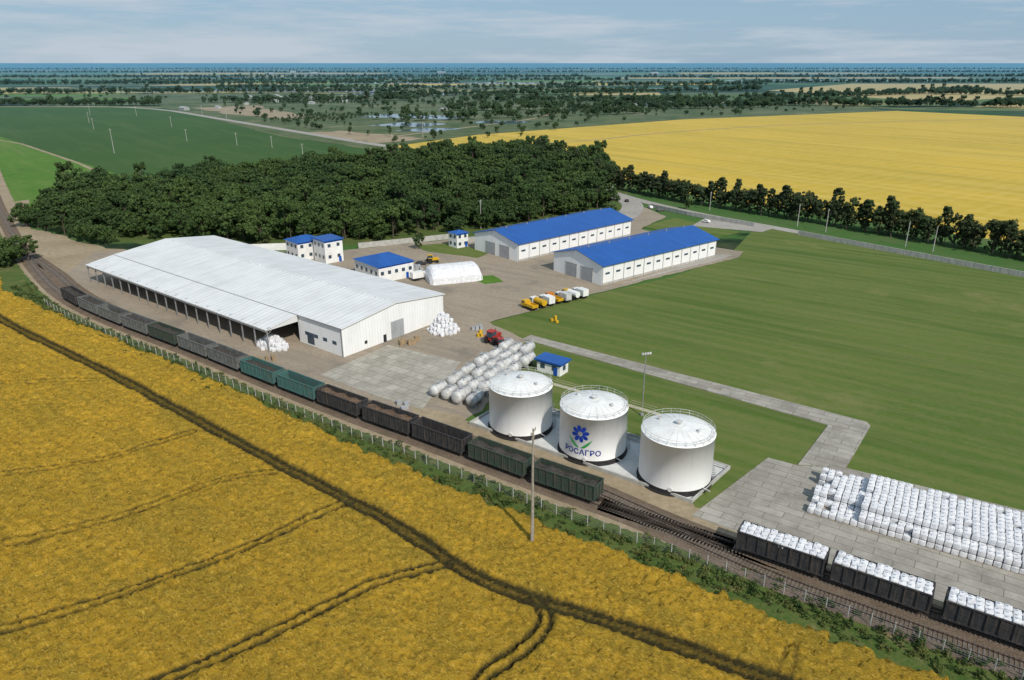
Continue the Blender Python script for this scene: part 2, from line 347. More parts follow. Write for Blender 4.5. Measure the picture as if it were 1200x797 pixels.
Z=np.where(inside,Z,.12)
nx,ny=X.shape
idx=np.arange(nx*ny).reshape(nx,ny)
keep=inside[:-1,:-1]|inside[1:,1:]
q=np.stack([idx[:-1,:-1],idx[1:,:-1],idx[1:,1:],idx[:-1,1:]],-1)[keep]
used=np.unique(q); remap=np.zeros(nx*ny,int); remap[used]=np.arange(len(used)); q=remap[q]
jx=(rng.random(X.shape)-.5)*.3; jy=(rng.random(X.shape)-.5)*.3
V=np.stack([(X+jx).ravel(),(Y+jy).ravel(),Z.ravel()],-1)[used]
me=bpy.data.meshes.new('wheat_field'); me.vertices.add(len(V)); me.vertices.foreach_set('co',V.ravel())
me.loops.add(q.size); me.loops.foreach_set('vertex_index',q.ravel()); me.polygons.add(len(q))
me.polygons.foreach_set('loop_start',np.arange(len(q))*4); me.polygons.foreach_set('loop_total',np.full(len(q),4))
me.update(calc_edges=True)
a=me.attributes.new('rut','FLOAT','POINT'); a.data.foreach_set('value',rut.ravel()[used].astype(np.float32))
me.materials.append(M['wheat']); COL.objects.link(bpy.data.objects.new('wheat_field',me))
# ------------------------------------------------------------------ railway
def railtrack(name,p):
    e=empty(name)
    r=ribbon('ballast_bed',p,-2.1,2.1,.30,'ballast',.08); r.parent=e
    m=MB()
    for sgn in(-1,1):
        A=offset(p,sgn*2.1);B=offset(p,sgn*3.0); v=[]
        for a,b in zip(A,B): v+=[(a.x,a.y,.30),(b.x,b.y,.126)]
        m.add(v,[(2*i,2*i+2,2*i+3,2*i+1) for i in range(len(p)-1)])
    fixn(m.obj('ballast_shoulder','ballast',e))
    m=MB()
    for i in range(0,len(p)-1):
        t=(p[i+1]-p[i]); m.box((p[i].x,p[i].y,.33),(.26,2.7,.12),math.atan2(t.y,t.x))
    m.obj('sleepers','tie',e)
    m=MB()
    for o in(-.80,.80):
        A=offset(p,o-.06);B=offset(p,o+.06); v=[]
        for a,b in zip(A,B): v+=[(a.x,a.y,.38),(a.x,a.y,.55),(b.x,b.y,.55),(b.x,b.y,.38)]
        f=[]
        for i in range(len(p)-1):
            k=4*i; f+=[(k,k+4,k+5,k+1),(k+1,k+5,k+6,k+2),(k+2,k+6,k+7,k+3)]
        m.add(v,f)
    fixn(m.obj('rails','rail',e))
    return e
railtrack('railway_track',TRK)
def ixx(x): return min(range(len(TRK)),key=lambda i:abs(TRK[i].x-x))
def sidetrack(x0,x1,x2,x3,o):
    a,b,c,d=ixx(x0),ixx(x1),ixx(x2),ixx(x3); P=TRK[a:d]
    def f(i):
        k=i+a
        s=lambda t:t*t*(3-2*t)
        if k<b: return o*s((k-a)/max(b-a,1))
        if k>c: return o*(1-s((k-c)/max(d-c,1)))
        return o
    return offset(P,f)
railtrack('railway_siding',sidetrack(-215,-170,3,37,4.9))
railtrack('railway_siding',sidetrack(16,48,215,216,-4.3))
# ------------------------------------------------------------------ bags
def bagmesh(m,x,y,z,s=1.,h=1.1,rz=0,sq_=.82):
    v=[];n=12; lx_=random.uniform(-.06,.06); ly_=random.uniform(-.06,.06)
    rings=[(.90,0),(1.02,.15),(1.04,.5),(1.0,.84),(.86,.95),(.30,.98),(.10,1.02),(.18,1.2)]
    for r,zz in rings:
        for i in range(n):
            t=2*math.pi*(i+.5)/n+rz; sq=1/max(abs(math.cos(t-rz)),abs(math.sin(t-rz)))
            k=r*s*.5*(sq_*min(sq,1.36)+1-sq_)*random.uniform(.97,1.03); v.append((x+lx_*zz+k*math.cos(t),y+ly_*zz+k*math.sin(t),z+zz*h))
    k=len(rings); f=[(j*n+i,j*n+(i+1)%n,(j+1)*n+(i+1)%n,(j+1)*n+i) for j in range(k-1) for i in range(n)]; f.append(tuple(range((k-1)*n,k*n)))
    m.add(v,f)
bm_=MB(); pm=MB()
ux,uy=.852,-.523; vx,vy=.523,.852
ox,oy=54.2,109.0
for i in range(-1,88):
    for j in range(12):
        x=ox+ux*i*1.17+vx*j*1.2; y=oy+uy*i*1.17+vy*j*1.2
        top=3 if j>1 else 2
        if i<6: top=min(top,1 if j<4 else 2)
        if random.random()<.035: top-=1
        if i<2 and random.random()<.3: continue
        for k in range(max(top,1)):
            if k<top-2 and 2<j<11 and i>1: continue
            bagmesh(bm_,x+random.uniform(-.05,.05),y+random.uniform(-.05,.05),.2+k*1.12,1.10,1.08,SITE+random.uniform(-.1,.1))
        pm.box((x,y,.19),(1.1,1.05,.03),SITE)
bs=bm_.obj('bulk_bag_stack','bag'); pm.obj('pallets','pallet',bs)
def bagpile(name,cx,cy,r,hmax,z0=.1,elong=1,rz=0):
    m=MB(); n=int(r/1.1)+1
    for i in range(-int(n*elong),int(n*elong)+1):
        for j in range(-n,n+1):
            d=math.hypot(i/elong,j)/n
            if d>1: continue
            k=max(1,round(hmax*(1-d**1.6)/1.0))
            for l in range(max(0,k-2),k):
                a=i*1.1+random.uniform(-.12,.12);b=j*1.1+random.uniform(-.12,.12)
                bagmesh(m,cx+a*math.cos(rz)-b*math.sin(rz),cy+a*math.sin(rz)+b*math.cos(rz),z0+l*1.0,1.12,1.05,random.random())
    return m.obj(name,'bag')
bagpile('bulk_bag_pile',-20.4,203,4.2,5.6)
bagpile('bulk_bag_pile',-67.5,190.5,2.2,3.4,elong=1.7,rz=SITE)
# ------------------------------------------------------------------ wagons
L=13.3;W=3.3;Z0=1.25;Z1=4.0
def wm():
    d={}
    m=MB()
    for s in(-1,1):
        m.box((0,s*(W/2-.05),(Z0+Z1)/2),(L,.1,Z1-Z0)); m.box((s*(L/2-.05),0,(Z0+Z1)/2),(.1,W-.2,Z1-Z0))
        m.box((0,s*(W/2+.03),Z1+.06),(L+.15,.24,.16)); m.box((s*(L/2),0,Z1+.05),(.2,W-.2,.14))
        m.box((0,s*(W/2+.03),Z0-.1),(L+.1,.2,.26))
        for i in range(9): m.box((-L/2+.12+i*(L-.24)/8,s*(W/2+.08),(Z0+Z1)/2+.01),(.2,.16,Z1-Z0-.08))
        for i in(-1,0,1): m.box((s*(L/2+.07),i*1.1,(Z0+Z1)/2),(.14,.16,Z1-Z0-.1))
        m.box((0,s*(W/2+.02),2.6),(L-.2,.06,.1))
    d['body']=m
    m=MB(); m.box((0,0,Z0+.03),(L-.2,W-.2,.06)); d['floor']=m
    m=MB(); m.box((0,0,.95),(L+.6,.5,.4))
    for s in(-1,1):
        m.box((s*(L/2+.55),0,.95),(.7,.28,.3)); m.box((s*4.4,0,.95),(.5,2.6,.3))
        for y in(-1,1):
            m.box((s*4.4,y*1.05,.55),(2.7,.22,.36)); m.box((s*4.4,y*1.05,.62),(.7,.3,.5))
        for ax in(-.95,.95):
            m.tube((s*4.4+ax,-.95,.48),(s*4.4+ax,.95,.48),.09,8)
            for y in(-.8,.8): m.tube((s*4.4+ax,y-.07,.48),(s*4.4+ax,y+.07,.48),.48,18)
    m.box((1.2,.9,.8),(1.1,.5,.5)); m.tube((-1.8,-.8,.8),(-.6,-.8,.8),.25,10)
    d['underframe_and_bogies']=m
    m=MB()
    gx,gy=26,6; v=[]
    for i in range(gx+1):
        for j in range(gy+1):
            a=-L/2+.12+i*(L-.24)/gx; b=-W/2+.12+j*(W-.24)/gy
            v.append((a,b,3.2+.35*math.cos(b*1.2)+.25*math.sin(a*1.4)+random.uniform(-.12,.12)))
    m.add(v,[(i*(gy+1)+j,(i+1)*(gy+1)+j,(i+1)*(gy+1)+j+1,i*(gy+1)+j+1) for i in range(gx) for j in range(gy)]); d['cargo']=m
    m=MB()
    for i in range(12):
        for j in range(3): bagmesh(m,-L/2+.68+i*1.085+random.uniform(-.05,.05),-1.04+j*1.04+random.uniform(-.04,.04),3.15+random.uniform(-.12,.22),1.08,1.15,random.uniform(-.2,.2))
    d['bags']=m
    return d
PROT=wm(); PME={}
def pmesh(k,mat):
    if (k,mat) not in PME:
        me=bpy.data.meshes.new(k); me.from_pydata(PROT[k].v,[],PROT[k].f); me.materials.append(M[mat]); me.update(); PME[(k,mat)]=me
    return PME[(k,mat)]
def wagon(i,mat,cargo):
    p=TRK[i]; t=TRK[i+3]-TRK[i-3]; e=empty('railway_gondola_wagon',(p.x,p.y,.55),math.atan2(t.y,t.x)+(math.pi if random.random()<.5 else 0))
    for k,mt in(('body',mat),('floor','rust'),('underframe_and_bogies','bogie'))+((('cargo' if cargo!='bags' else 'bags',{'cargo':'coal','scrap':'scrap','bags':'bag'}[cargo]),) if cargo else ()):
        o=bpy.data.objects.new(k,pmesh(k,mt)); COL.objects.link(o); o.parent=e
step=14.75/.6
seq=['wg1','wg1','wg2','wg2','wg2','wg3','wg3','wg5','wg5','wg1','wg5','wg5','wg5','wg2']
i_c=ixx(10.3)
crg=['cargo','cargo',None,'scrap','scrap',None,'cargo','cargo',None,'cargo','cargo',None,'cargo','cargo']
for k in range(14): wagon(int(i_c-k*step),seq[k],crg[k])
i_c=ixx(42.6)
for k in range(5): wagon(int(i_c+k*step),'wg2','bags')
# ------------------------------------------------------------------ warehouse
th=math.atan2(-.62,.785)
wh=empty('warehouse',(-45.7,182.5,.1),th)
LW=129;WW=39.4;E=8.2;RD=10.5
def gable(name,parent,x,y0,y1,e,r,mat,th_=.2):
    m=MB(); poly=[(y0,0),(y1,0),(y1,e),((y0+y1)/2,r),(y0,e)]
    v=[(x-th_/2,a,b) for a,b in poly]+[(x+th_/2,a,b) for a,b in poly]; n=5
    m.add(v,[tuple(range(n)),tuple(range(2*n-1,n-1,-1))]+[(i,n+i,n+(i+1)%n,(i+1)%n) for i in range(n)])
    return fixn(m.obj(name,mat,parent))
t=NT('white_gable_sheet'); w=t.n('ShaderNodeTexWave',bands_direction='Y'); t.set(w.inputs['Vector'],t.obj); w.inputs['Scale'].default_value=.3
c=t.mix(t.mr(w.outputs['Fac'],0,.12,.4,0),(.8,.8,.79),(.55,.55,.55)); c=t.mix(t.mr(t.noise(t.mapv(t.obj,(.3,.3,.08)),1,6,.7),.45,.7,0,.35),c,(.55,.54,.51)); t.bump(w.outputs['Fac'],.2,.05); M['gab']=t.done(c,.5,0,.3)
gable('gable_wall',wh,-.1,0,WW,E,RD,'gab'); gable('gable_wall',wh,-LW+.1,0,WW,E,RD,'gab')
m=MB(); m.box((-9.8,.1,E/2),(19,.2,E)); m.box((-LW/2-9.5,2.2,E-1),(LW-19.4,.2,2.)); m.box((-19.4,1.1,E/2),(.2,2.0,E)); m.box((-LW/2,WW-.1,E/2),(LW-.5,.2,E)); m.obj('side_walls','wallw',wh)
def roofp(m,x0,x1,y0,z0,y1,z1,t=.25):
    v=[(x0,y0,z0),(x1,y0,z0),(x1,y1,z1),(x0,y1,z1)]; v+=[(a,b,c+t) for a,b,c in v]
    m.add(v,[(3,2,1,0),(4,5,6,7),(0,1,5,4),(1,2,6,5),(2,3,7,6),(3,0,4,7)])
m=MB(); roofp(m,-LW-.5,.5,-.5,E-.02,WW/2,RD); roofp(m,-LW-.5,.5,WW/2,RD,WW+.5,E-.02); roofp(m,-LW-.4,-18.9,-10.9,E-1.75,-.5,E-.06); m.obj('roof','roofw',wh)
m=MB(); m.box((-9.2,-.56,E+.08),(19.5,.1,.35)); m.box((-.25,.0,E/2),(.35,.3,E-.1)); m.box((-.25,WW,E/2),(.35,.3,E-.1)); m.box((-LW/2-9.4,-.7,E+.22),(LW-18.9,.25,.08)); m.obj('gutters_and_corner_trim','steel',wh)
m=MB()
for k in range(19):
    x=-LW-.1+k*(LW-19)/18; m.box((x,-10.4,3.2),(.3,.3,6.4)); m.box((x,-5.2,E-1.35),(.2,10,.3)); m.tube((x,-10.2,5.2),(x,-8.2,6.6),.08,6)
m.box((-LW/2-9.5,-10.75,6.15),(LW-19,.16,.5)); m.obj('canopy_columns','steel',wh)
m=MB(); v=[(-18.95,-10.8,E-1.9),(-18.95,-.4,E-1.9),(-18.95,-.4,E-.1)]; m.add(v+[(a+.12,b,c) for a,b,c in v],[(0,1,2),(5,4,3),(0,3,4,1),(1,4,5,2),(2,5,3,0)]); m.obj('canopy_end_truss','wallw',wh)
m=MB(); m.box((-LW/2-9.5,7.5,3.5),(LW-20,.15,7)); m.obj('dark_interior_panel','dark',wh)  # near-black panel, paints in the shade of the open interior
m=MB()
for k in range(4): m.box((-3.5-k*4,-.02,3.4),(1.7,.1,1.)); 
m.box((-14,-.02,2.2),(3,.08,3.4)); m.obj('side_windows','glass',wh)
m=MB(); m.box((.03,20,2.6),(.08,5,5.2)); m.obj('gate','grey',wh)
m=MB(); m.box((.06,15,1.1),(.08,1.1,2.2)); m.box((.06,8,2.),(.08,.9,.9));m.obj('door','dark',wh)
m=MB()
for k in range(26): m.tube((-3-k*4.9,WW/2,RD+.25),(-3-k*4.9,WW/2,RD+.55),.22,8)
m.box((-LW/2,WW/2,RD+.27),(LW,.7,.1)); m.obj('ridge_vents','roofw',wh)
# ------------------------------------------------------------------ blue roofed sheds
def shed(loc,dirv,Ln,Wd,e,r):
    ang=math.atan2(dirv[1],dirv[0]); o=empty('blue_roofed_shed',(loc[0],loc[1],.1),ang)
    gable('gable_wall',o,.1,0,Wd,e,r,'gab'); gable('gable_wall',o,Ln-.1,0,Wd,e,r,'gab')
    m=MB(); m.box((Ln/2,.1,e/2),(Ln-.4,.2,e)); m.box((Ln/2,Wd-.1,e/2),(Ln-.4,.2,e)); m.obj('side_walls','wallw',o)
    m=MB(); roofp(m,-.7,Ln+.7,-.9,e-.15,Wd/2,r+.05,.2); roofp(m,-.7,Ln+.7,Wd/2,r+.05,Wd+.9,e-.15,.2); m.obj('roof','blue',o)
    m=MB(); m.box((-.03,Wd*.3,2.6),(.1,5.4,5.2)); m.box((-.03,Wd*.62,2.6),(.1,5.4,5.2)); m.obj('roller_doors','grey',o)
    m=MB()
    for k in range(12): m.box(((k+.5)*Ln/12,-.03,4.1),(2.2,.1,.7))
    m.obj('window_strip','glass',o)
    m=MB(); m.box((Ln/2,-.05,.4),(Ln-.2,.1,.8)); m.box((-.06,Wd*.3-2.9,2.7),(.12,.3,5.4));m.box((-.06,Wd*.3+2.9,2.7),(.12,.3,5.4)); m.box((-.06,Wd*.62-2.9,2.7),(.12,.3,5.4));m.box((-.06,Wd*.62+2.9,2.7),(.12,.3,5.4)); m.obj('plinth_and_frames','conc',o)
    m=MB()
    for k in range(13): m.box((k*(Ln-.4)/12+.2,-.12,e/2-.1),(.14,.12,e-.3))
    m.obj('downpipes','steel',o)
    m=MB()
    for k in range(6): m.tube(((k+.5)*Ln/6,Wd/2,r+.1),((k+.5)*Ln/6,Wd/2,r+.9),.3,8)
    m.obj('roof_vents','steel',o)
shed((2.4,283.7),(.741,.672),71,27.3,7.3,10.6)
shed((32.2,250.3),(.779,.628),66.3,25.8,7.3,10.6)
sheet('concrete_apron',[(33,246),(28,243),(84,286),(92,294),(86,296)],.16,'road',(3,.3))
def office(name,loc,rz,w,d,h,floors=1,hip=True):
    o=empty(name,(loc[0],loc[1],.1),rz)
    m=MB(); m.box((0,0,h/2),(w,d,h)); m.obj('walls','white',o)
    m=MB(); a,b=w/2+.6,d/2+.6
    if hip:
        rr=min(a,b)*.8; v=[(-a,-b,h+.01),(a,-b,h+.01),(a,b,h+.01),(-a,b,h+.01)]
        t_=h+min(w,d)*.18
        v+=[(-a+rr,0,t_),(a-rr,0,t_)] 
        m.add(v,[(0,1,5,4),(1,2,5),(2,3,4,5),(3,0,4),(3,2,1,0)])
    else:
        m.box((0,0,h+.2),(2*a,2*b,.4))
    fixn(m.obj('roof','blue',o))
    m=MB()
    for fl in range(floors):
        z=h/floors*(fl+.58)
        n=max(2,int(w/3))
        for k in range(n): m.box((-w/2+(k+.5)*w/n,-d/2-.03,z),(1.3,.1,1.3))
        n=max(1,int(d/3))
        for k in range(n):
            m.box((w/2+.03,-d/2+(k+.5)*d/n,z),(.1,1.2,1.3)); m.box((-w/2-.03,-d/2+(k+.5)*d/n,z),(.1,1.2,1.3))
    m.obj('windows','glass',o)
    m=MB(); m.box((w*.31,-d/2-.05,1.1),(1.1,.12,2.2)); m.box((0,-d/2-.03,h-.35),(w,.08,.5)); m.box((w/2+.03,0,h-.35),(.08,d,.5)); m.obj('door_and_blue_band','bluew',o)
    return o
office('office_building',(-85,291),.75,11,10,7.5,floors=2)
office('office_building_annex',(-74,286),.75,8,9,9,floors=2,hip=False)
office('workshop_building',(-48,264),.72,15,17,6)
office('gatehouse',(-23.3,310),.72,6,6,6.2,hip=True,floors=2)
office('control_cabin',(10.5,173),-.62+.0,7,4,3.2,hip=False)
o=empty('white_storage_tent',(-21.9,259.5,.1),.35)
m=MB(); v=[];nu,nv=22,10
for i in range(nu+1):
    x=-10+20*i/nu; e_=1-max(0,(abs(x)-8)/2)**2*.55; sc=1+.02*(i%2)
    for j in range(nv+1):
        a=math.pi*j/nv; v.append((x,-6.5*math.cos(a)*sc*e_**.3,5.6*(math.sin(a)**.75)*e_*sc))
m.add(v,[(i*(nv+1)+j,(i+1)*(nv+1)+j,(i+1)*(nv+1)+j+1,i*(nv+1)+j+1) for i in range(nu) for j in range(nv)]+[tuple(range(nv+1)),tuple(range(nu*(nv+1),(nu+1)*(nv+1)))])
fixn(m.obj('fabric_cover','bag',o))
def crates(name,x,y,n,mat,s=1.2,rz=.5):
    m=MB()
    for k in range(n):
        a=random.uniform(-3,3);b=random.uniform(-2,2); hh=random.uniform(.5,1.3)*s
        m.box((x+a,y+b,.11+hh/2),(s*random.uniform(.7,1.3),s*random.uniform(.7,1.1),hh),rz+random.choice([0,.05,1.57])); 
        m.box((x+a,y+b,.11+hh+.04),(s*.6,s*.6,.08),rz)
    return m.obj(name,mat)
crates('stacked_pallets',-30,193,7,'pallet'); crates('stacked_pallets',-60,262,9,'pallet'); crates('crates',-8,200,5,'yellow',.9); crates('crates',12,212,3,'yellow',.9); crates('crates',-12,204,6,'grey',1.); crates('crates',-66,180,5,'pallet',1.1); crates('crates',-35,273,8,'grey',1.4); crates('stacked_pallets',-100,292,8,'pallet',1.5); crates('crates',-24,152,5,'grey',1.1)
# ------------------------------------------------------------------ big storage tanks
pad=thick('tank_bund_pad',[(-9.3,143.2),(32.6,112.6),(42.8,124.4),(.75,156.5)],0,.32,'pad')
m=MB(); C=[(-9.3,143.2),(32.6,112.6),(42.8,124.4),(.75,156.5)]
for i in range(4):
    a=Vector(C[i]);b=Vector(C[(i+1)%4]); d=b-a; m.box(((a.x+b.x)/2,(a.y+b.y)/2,.5),(d.length+.3,.3,.75+.002*i),math.atan2(d.y,d.x))
m.obj('bund_kerb','conc',pad)
TR=6.85;TH=10.
t=NT('tank_shell_paint')
sp=t.n('ShaderNodeSeparateXYZ'); t.set(sp.inputs[0],t.obj)
fr=t.math('FRACT',t.math('MULTIPLY',sp.outputs[2],1/1.5)); seam=t.mr(fr,0,.03,.22,0)
n=t.noise(t.mapv(t.obj,(1.2,1.2,.12)),1,5,.65)
c=t.mix(t.mr(n,.5,.75,0,.35),(.88,.88,.87),(.62,.58,.52)); c=t.mix(seam,c,(.5,.5,.5)); M['tank']=t.done(c,.38,0,.4)
def bigtank(x,y,side):
    o=empty('storage_tank',(x,y,.32),0)
    m=MB(); m.lathe([(TR+.35,0),(TR+.35,.12),(TR+.02,.2)],64); m.lathe([(TR+.012,.1),(TR+.012,.95)],64); m.obj('black_base_ring','base',o)
    m=MB(); m.lathe([(TR,.1),(TR,TH),(TR+.08,TH),(TR+.08,TH+.12),(TR-.1,TH+.14)],64); m.obj('shell','tank',o,True)
    m=MB(); m.lathe([(TR-.05,TH+.1),(TR*.75,TH+.65),(TR*.5,TH+1.05),(TR*.25,TH+1.3),(.01,TH+1.38)],64); m.obj('domed_roof','white',o,False)
    m=MB()
    for k in range(24):
        a=2*math.pi*k/24; c,s=math.cos(a),math.sin(a)
        for r0,z0,r1,z1 in((TR-.05,TH+.13,TR*.75,TH+.66),(TR*.75,TH+.66,TR*.5,TH+1.06),(TR*.5,TH+1.06,1.0,TH+1.34)): m.tube((r0*c,r0*s,z0),(r1*c,r1*s,z1),.03,4,caps=False)
        m.tube((TR*.98*c,TR*.98*s,TH+.1),(TR*.98*c,TR*.98*s,TH+1.25),.035,5)
    for z in(.7,1.25):
        pr=[(TR*.98+.035*math.cos(q),TH+z+.035*math.sin(q)) for q in np.linspace(0,2*math.pi,6)]; m.lathe(pr,48)
    m.obj('railing_and_seams','cist',o)
    m=MB(); m.lathe([(.45,TH+1.3),(.45,TH+1.9),(.7,TH+1.95),(.01,TH+2.15)],16); m.lathe([(.3,TH+.5),(.3,TH+1.5),(.01,TH+1.5)],12,(3.2,-2.5)); m.lathe([(.35,TH+.5),(.35,TH+1.4),(.01,TH+1.4)],12,(-3,2.8)); m.obj('roof_vents','cist',o)
    m=MB(); a0=side
    n=36
    for k in range(n):
        a=a0+k*.045; z=.4+k*(TH-.4)/n; c,s=math.cos(a),math.sin(a)
        m.box(((TR+.45)*c,(TR+.45)*s,z),(.8,.3,.05),a)
        if k%3==0: m.tube(((TR+.85)*c,(TR+.85)*s,z),((TR+.85)*c,(TR+.85)*s,z+1.1),.03,4)
    pts=[((TR+.85)*math.cos(a0+k*.045),(TR+.85)*math.sin(a0+k*.045),1.5+k*(TH-.4)/n) for k in range(n)]
    for p,q in zip(pts[:-1],pts[1:]): m.tube(p,q,.03,4); m.tube(tuple(np.array(p)-[0,0,1.15]),tuple(np.array(q)-[0,0,1.15]),.05,4)
    m.obj('spiral_stair','steel',o)
    a=-1.9; c,s=math.cos(a),math.sin(a); m=MB(); m.tube((TR*c,TR*s,1.2),((TR+.25)*c,(TR+.25)*s,1.2),.4,16); m.tube((TR*math.cos(-.9),TR*math.sin(-.9),.8),((TR+1.5)*math.cos(-.9),(TR+1.5)*math.sin(-.9),.8),.12,8); m.obj('manhole_and_nozzle','cist',o)
    return o
T1=bigtank(1.9,142.5,-.2);T2=bigtank(16.6,132.3,-.1);T3=bigtank(31.3,121.4,-.1)
m=MB()
P=[Vector((1.9,142.5,TH+.5)),Vector((16.6,132.3,TH+.5)),Vector((31.3,121.4,TH+.5))]
off=Vector((2.6,3.6,0))
for a,b in zip(P[:-1],P[1:]):
    d=(b-a).normalized(); p=a+d*6.3+off*.8; q=b-d*6.3+off*.8; mid=(p+q)/2; m.box(mid,((q-p).length+1.5,.9,.08),math.atan2(d.y,d.x))
    nrm=Vector((-d.y,d.x,0))*.45
    for s in(-1,1):
        for z in(.6,1.1): m.tube(p+nrm*s+Vector((0,0,z)),q+nrm*s+Vector((0,0,z)),.03,5)
m.obj('tank_walkway','ystl')
m=MB()
for o_,z in((8.2,.7),(8.8,.7)):
    d=(P[2]-P[0]).normalized(); nn=Vector((-d.y,d.x,0))
    a=P[0]+nn*o_-d*14;b=P[2]+nn*o_+d*7; m.tube((a.x,a.y,z),(b.x,b.y,z),.14,8)
    for k in range(12):
        c=a.lerp(b,k/11); m.box((c.x,c.y,.35),(.2,.4,.6))
m.obj('pipeline','cist')
def wrap(a,z,r):
    th0=math.radians(-90-28); t=th0+a/TR; return (r*math.cos(t),r*math.sin(t),z)
m=MB();zc=6.6
for k in range(8):
    an=2*math.pi*k/8+.2; cx,cz=1.25*math.cos(an),1.25*math.sin(an); v=[wrap(cx,zc+cz,TR+.03)]
    for i in range(12):
        q=2*math.pi*i/12; e1,e2=.62*math.cos(q),.42*math.sin(q); v.append(wrap(cx+e1*math.cos(an)-e2*math.sin(an),zc+cz+e1*math.sin(an)+e2*math.cos(an),TR+.03))
    m.add(v,[(0,i+1,(i+1)%12+1) for i in range(12)])
v=[];
for i in range(16):
    q=2*math.pi*i/16; v+= [wrap(.55*math.cos(q),zc+.55*math.sin(q),TR+.035),wrap(.8*math.cos(q),zc+.8*math.sin(q),TR+.035)]
m.add(v,[(2*i,2*i+1,(2*i+3)%32,(2*i+2)%32) for i in range(16)])
m.obj('flower_emblem','lblue',T2)
m=MB()
for sg in(-1,1):
    v=[];n=12
    for i in range(n+1):
        q=i/n; x=sg*(.2+2.3*q); zm=zc-3.0+1.9*q**1.5; w_=.6*math.sin(math.pi*min(1,q*.92+.05)); v+=[wrap(x,zm-w_*.6,TR+.03),wrap(x,zm+w_*.6,TR+.03)]
    m.add(v,[(2*i,2*i+1,2*i+3,2*i+2) for i in range(n)])
m.obj('emblem_leaves','lgreen',T2)
cu=bpy.data.curves.new('txt','FONT'); cu.body='РОСАГРО'; cu.size=1.6; cu.align_x='CENTER'; cu.offset=.03; cu.space_character=1.06
to=bpy.data.objects.new('txt',cu); COL.objects.link(to); bpy.context.view_layer.update()
tm=bpy.data.meshes.new_from_object(to.evaluated_get(bpy.context.evaluated_depsgraph_get())); bpy.data.objects.remove(to)
for v in tm.vertices: v.co=wrap(v.co.x+.35,v.co.y+2.1,TR+.06)
tm.materials.clear(); tm.materials.append(M['lblue']); lo=bpy.data.objects.new('tank_lettering',tm); COL.objects.link(lo); lo.parent=T2
# ------------------------------------------------------------------ horizontal cisterns
def cistm():
    m=MB(); r=1.45;h=2.5; prof=[(.01,-h-.55),(r*.55,-h-.45),(r*.88,-h-.2),(r,-h),(r,h),(r*.88,h+.2),(r*.55,h+.45),(.01,h+.55)]
    n=20; v=[]
    for rr,x in prof:
        for i in range(n): t=2*math.pi*i/n; v.append((x,rr*math.cos(t),2.0+rr*math.sin(t)))
    m.add(v,[(j*n+i,j*n+(i+1)%n,(j+1)*n+(i+1)%n,(j+1)*n+i) for j in range(len(prof)-1) for i in range(n)])
    for x in(-1.7,0,1.7):
        pr=[];
        for i in range(n): t=2*math.pi*i/n; pr.append((x,(r+.03)*math.cos(t),2.0+(r+.03)*math.sin(t)))
        m.add(pr+[(a+.1,b,c) for a,b,c in pr],[(i,(i+1)%n,n+(i+1)%n,n+i) for i in range(n)])
    return m
cm=cistm().obj('vessel','cist',None,True); fixn(cm); cme=cm.data; bpy.data.objects.remove(cm)
m=MB()
for x in(-1.7,1.7): m.box((x,0,.45),(.35,2.3,.9))
m.tube((0,0,3.3),(0,0,3.95),.42,12); m.box((0,0,3.97),(1.05,1.05,.08)); m.tube((1.2,-1.2,.4),(1.2,-.3,3.9),.05,5); m.tube((1.6,-1.2,.4),(1.6,-.3,3.9),.05,5)
for s in(-1,1): m.tube((-1.6,s*.6,4.2),(1.6,s*.6,4.2),.05,4); m.tube((-1.6,s*.6,3.2),(-1.6,s*.6,4.2),.05,4); m.tube((1.6,s*.6,3.2),(1.6,s*.6,4.2),.05,4)
sm=m.obj('s','grey'); sme=sm.data; bpy.data.objects.remove(sm)
lx,ly=.49,.872; cx,cy=.872,-.49
for i in range(6):
    for j in range(4):
        x=-17.4+lx*(2.6+i*6.5)+cx*(j*3.35-2.2)+.5+random.uniform(-.3,.3); y=154.3+ly*(2.6+i*6.5)+cy*(j*3.35-2.2)+1.+random.uniform(-.5,.5)
        if i==5 and j==3: continue
        e=empty('horizontal_storage_cistern',(x,y,.13),math.atan2(ly,lx)+random.uniform(-.1,.1),random.uniform(.78,1.0))
        for nm,me_ in(('vessel',cme),('saddles_and_hatch',sme)):
            o=bpy.data.objects.new(nm,me_); COL.objects.link(o); o.parent=e
# ------------------------------------------------------------------ vehicles
def truck(name,loc,rz,cab,body,L_=7.5,kind='box'):
    o=empty(name,(loc[0],loc[1],.11),rz)
    m=MB(); m.prism([(L_/2-2.1,.8),(L_/2,.8),(L_/2,1.7),(L_/2-.35,2.7),(L_/2-2.1,2.75)],-1.15,1.15); fixn(m.obj('cab','%s'%cab,o))
    m=MB(); m.prism([(L_/2-.28,1.75),(L_/2+.02,1.75),(L_/2-.31,2.6),(L_/2-.4,2.6)],-1.0,1.0)
    m.box((L_/2-1.1,0,2.1),(1.1,2.34,.6)); fixn(m.obj('windows','glass',o))
    m=MB()
    if kind=='box': m.box((-1.15,0,2.1),(L_-2.5,2.4,2.2))
    elif kind=='tank': m.tube((-L_/2,0,2.),(L_/2-2.4,0,2.),1.05,16)
    else:
        m.box((-1.15,0,1.15),(L_-2.5,2.4,.2))
        for s in(-1,1): m.box((-1.15,s*1.15,1.6),(L_-2.5,.1,.7))
        m.box((-L_/2+.1,0,1.6),(.1,2.2,.7)); m.box((L_/2-2.4,0,1.6),(.1,2.2,.7))
    m.obj('load_body',body,o)
    m=MB(); m.box((0,0,.75),(L_-.3,.9,.25))
    for x in(L_/2-1.2,-L_/2+1.2,-L_/2+2.4):
        for y in(-1,1): m.tube((x,y*.85,.5),(x,y*1.18,.5),.5,14)
    m.obj('chassis_and_wheels','tyre',o)
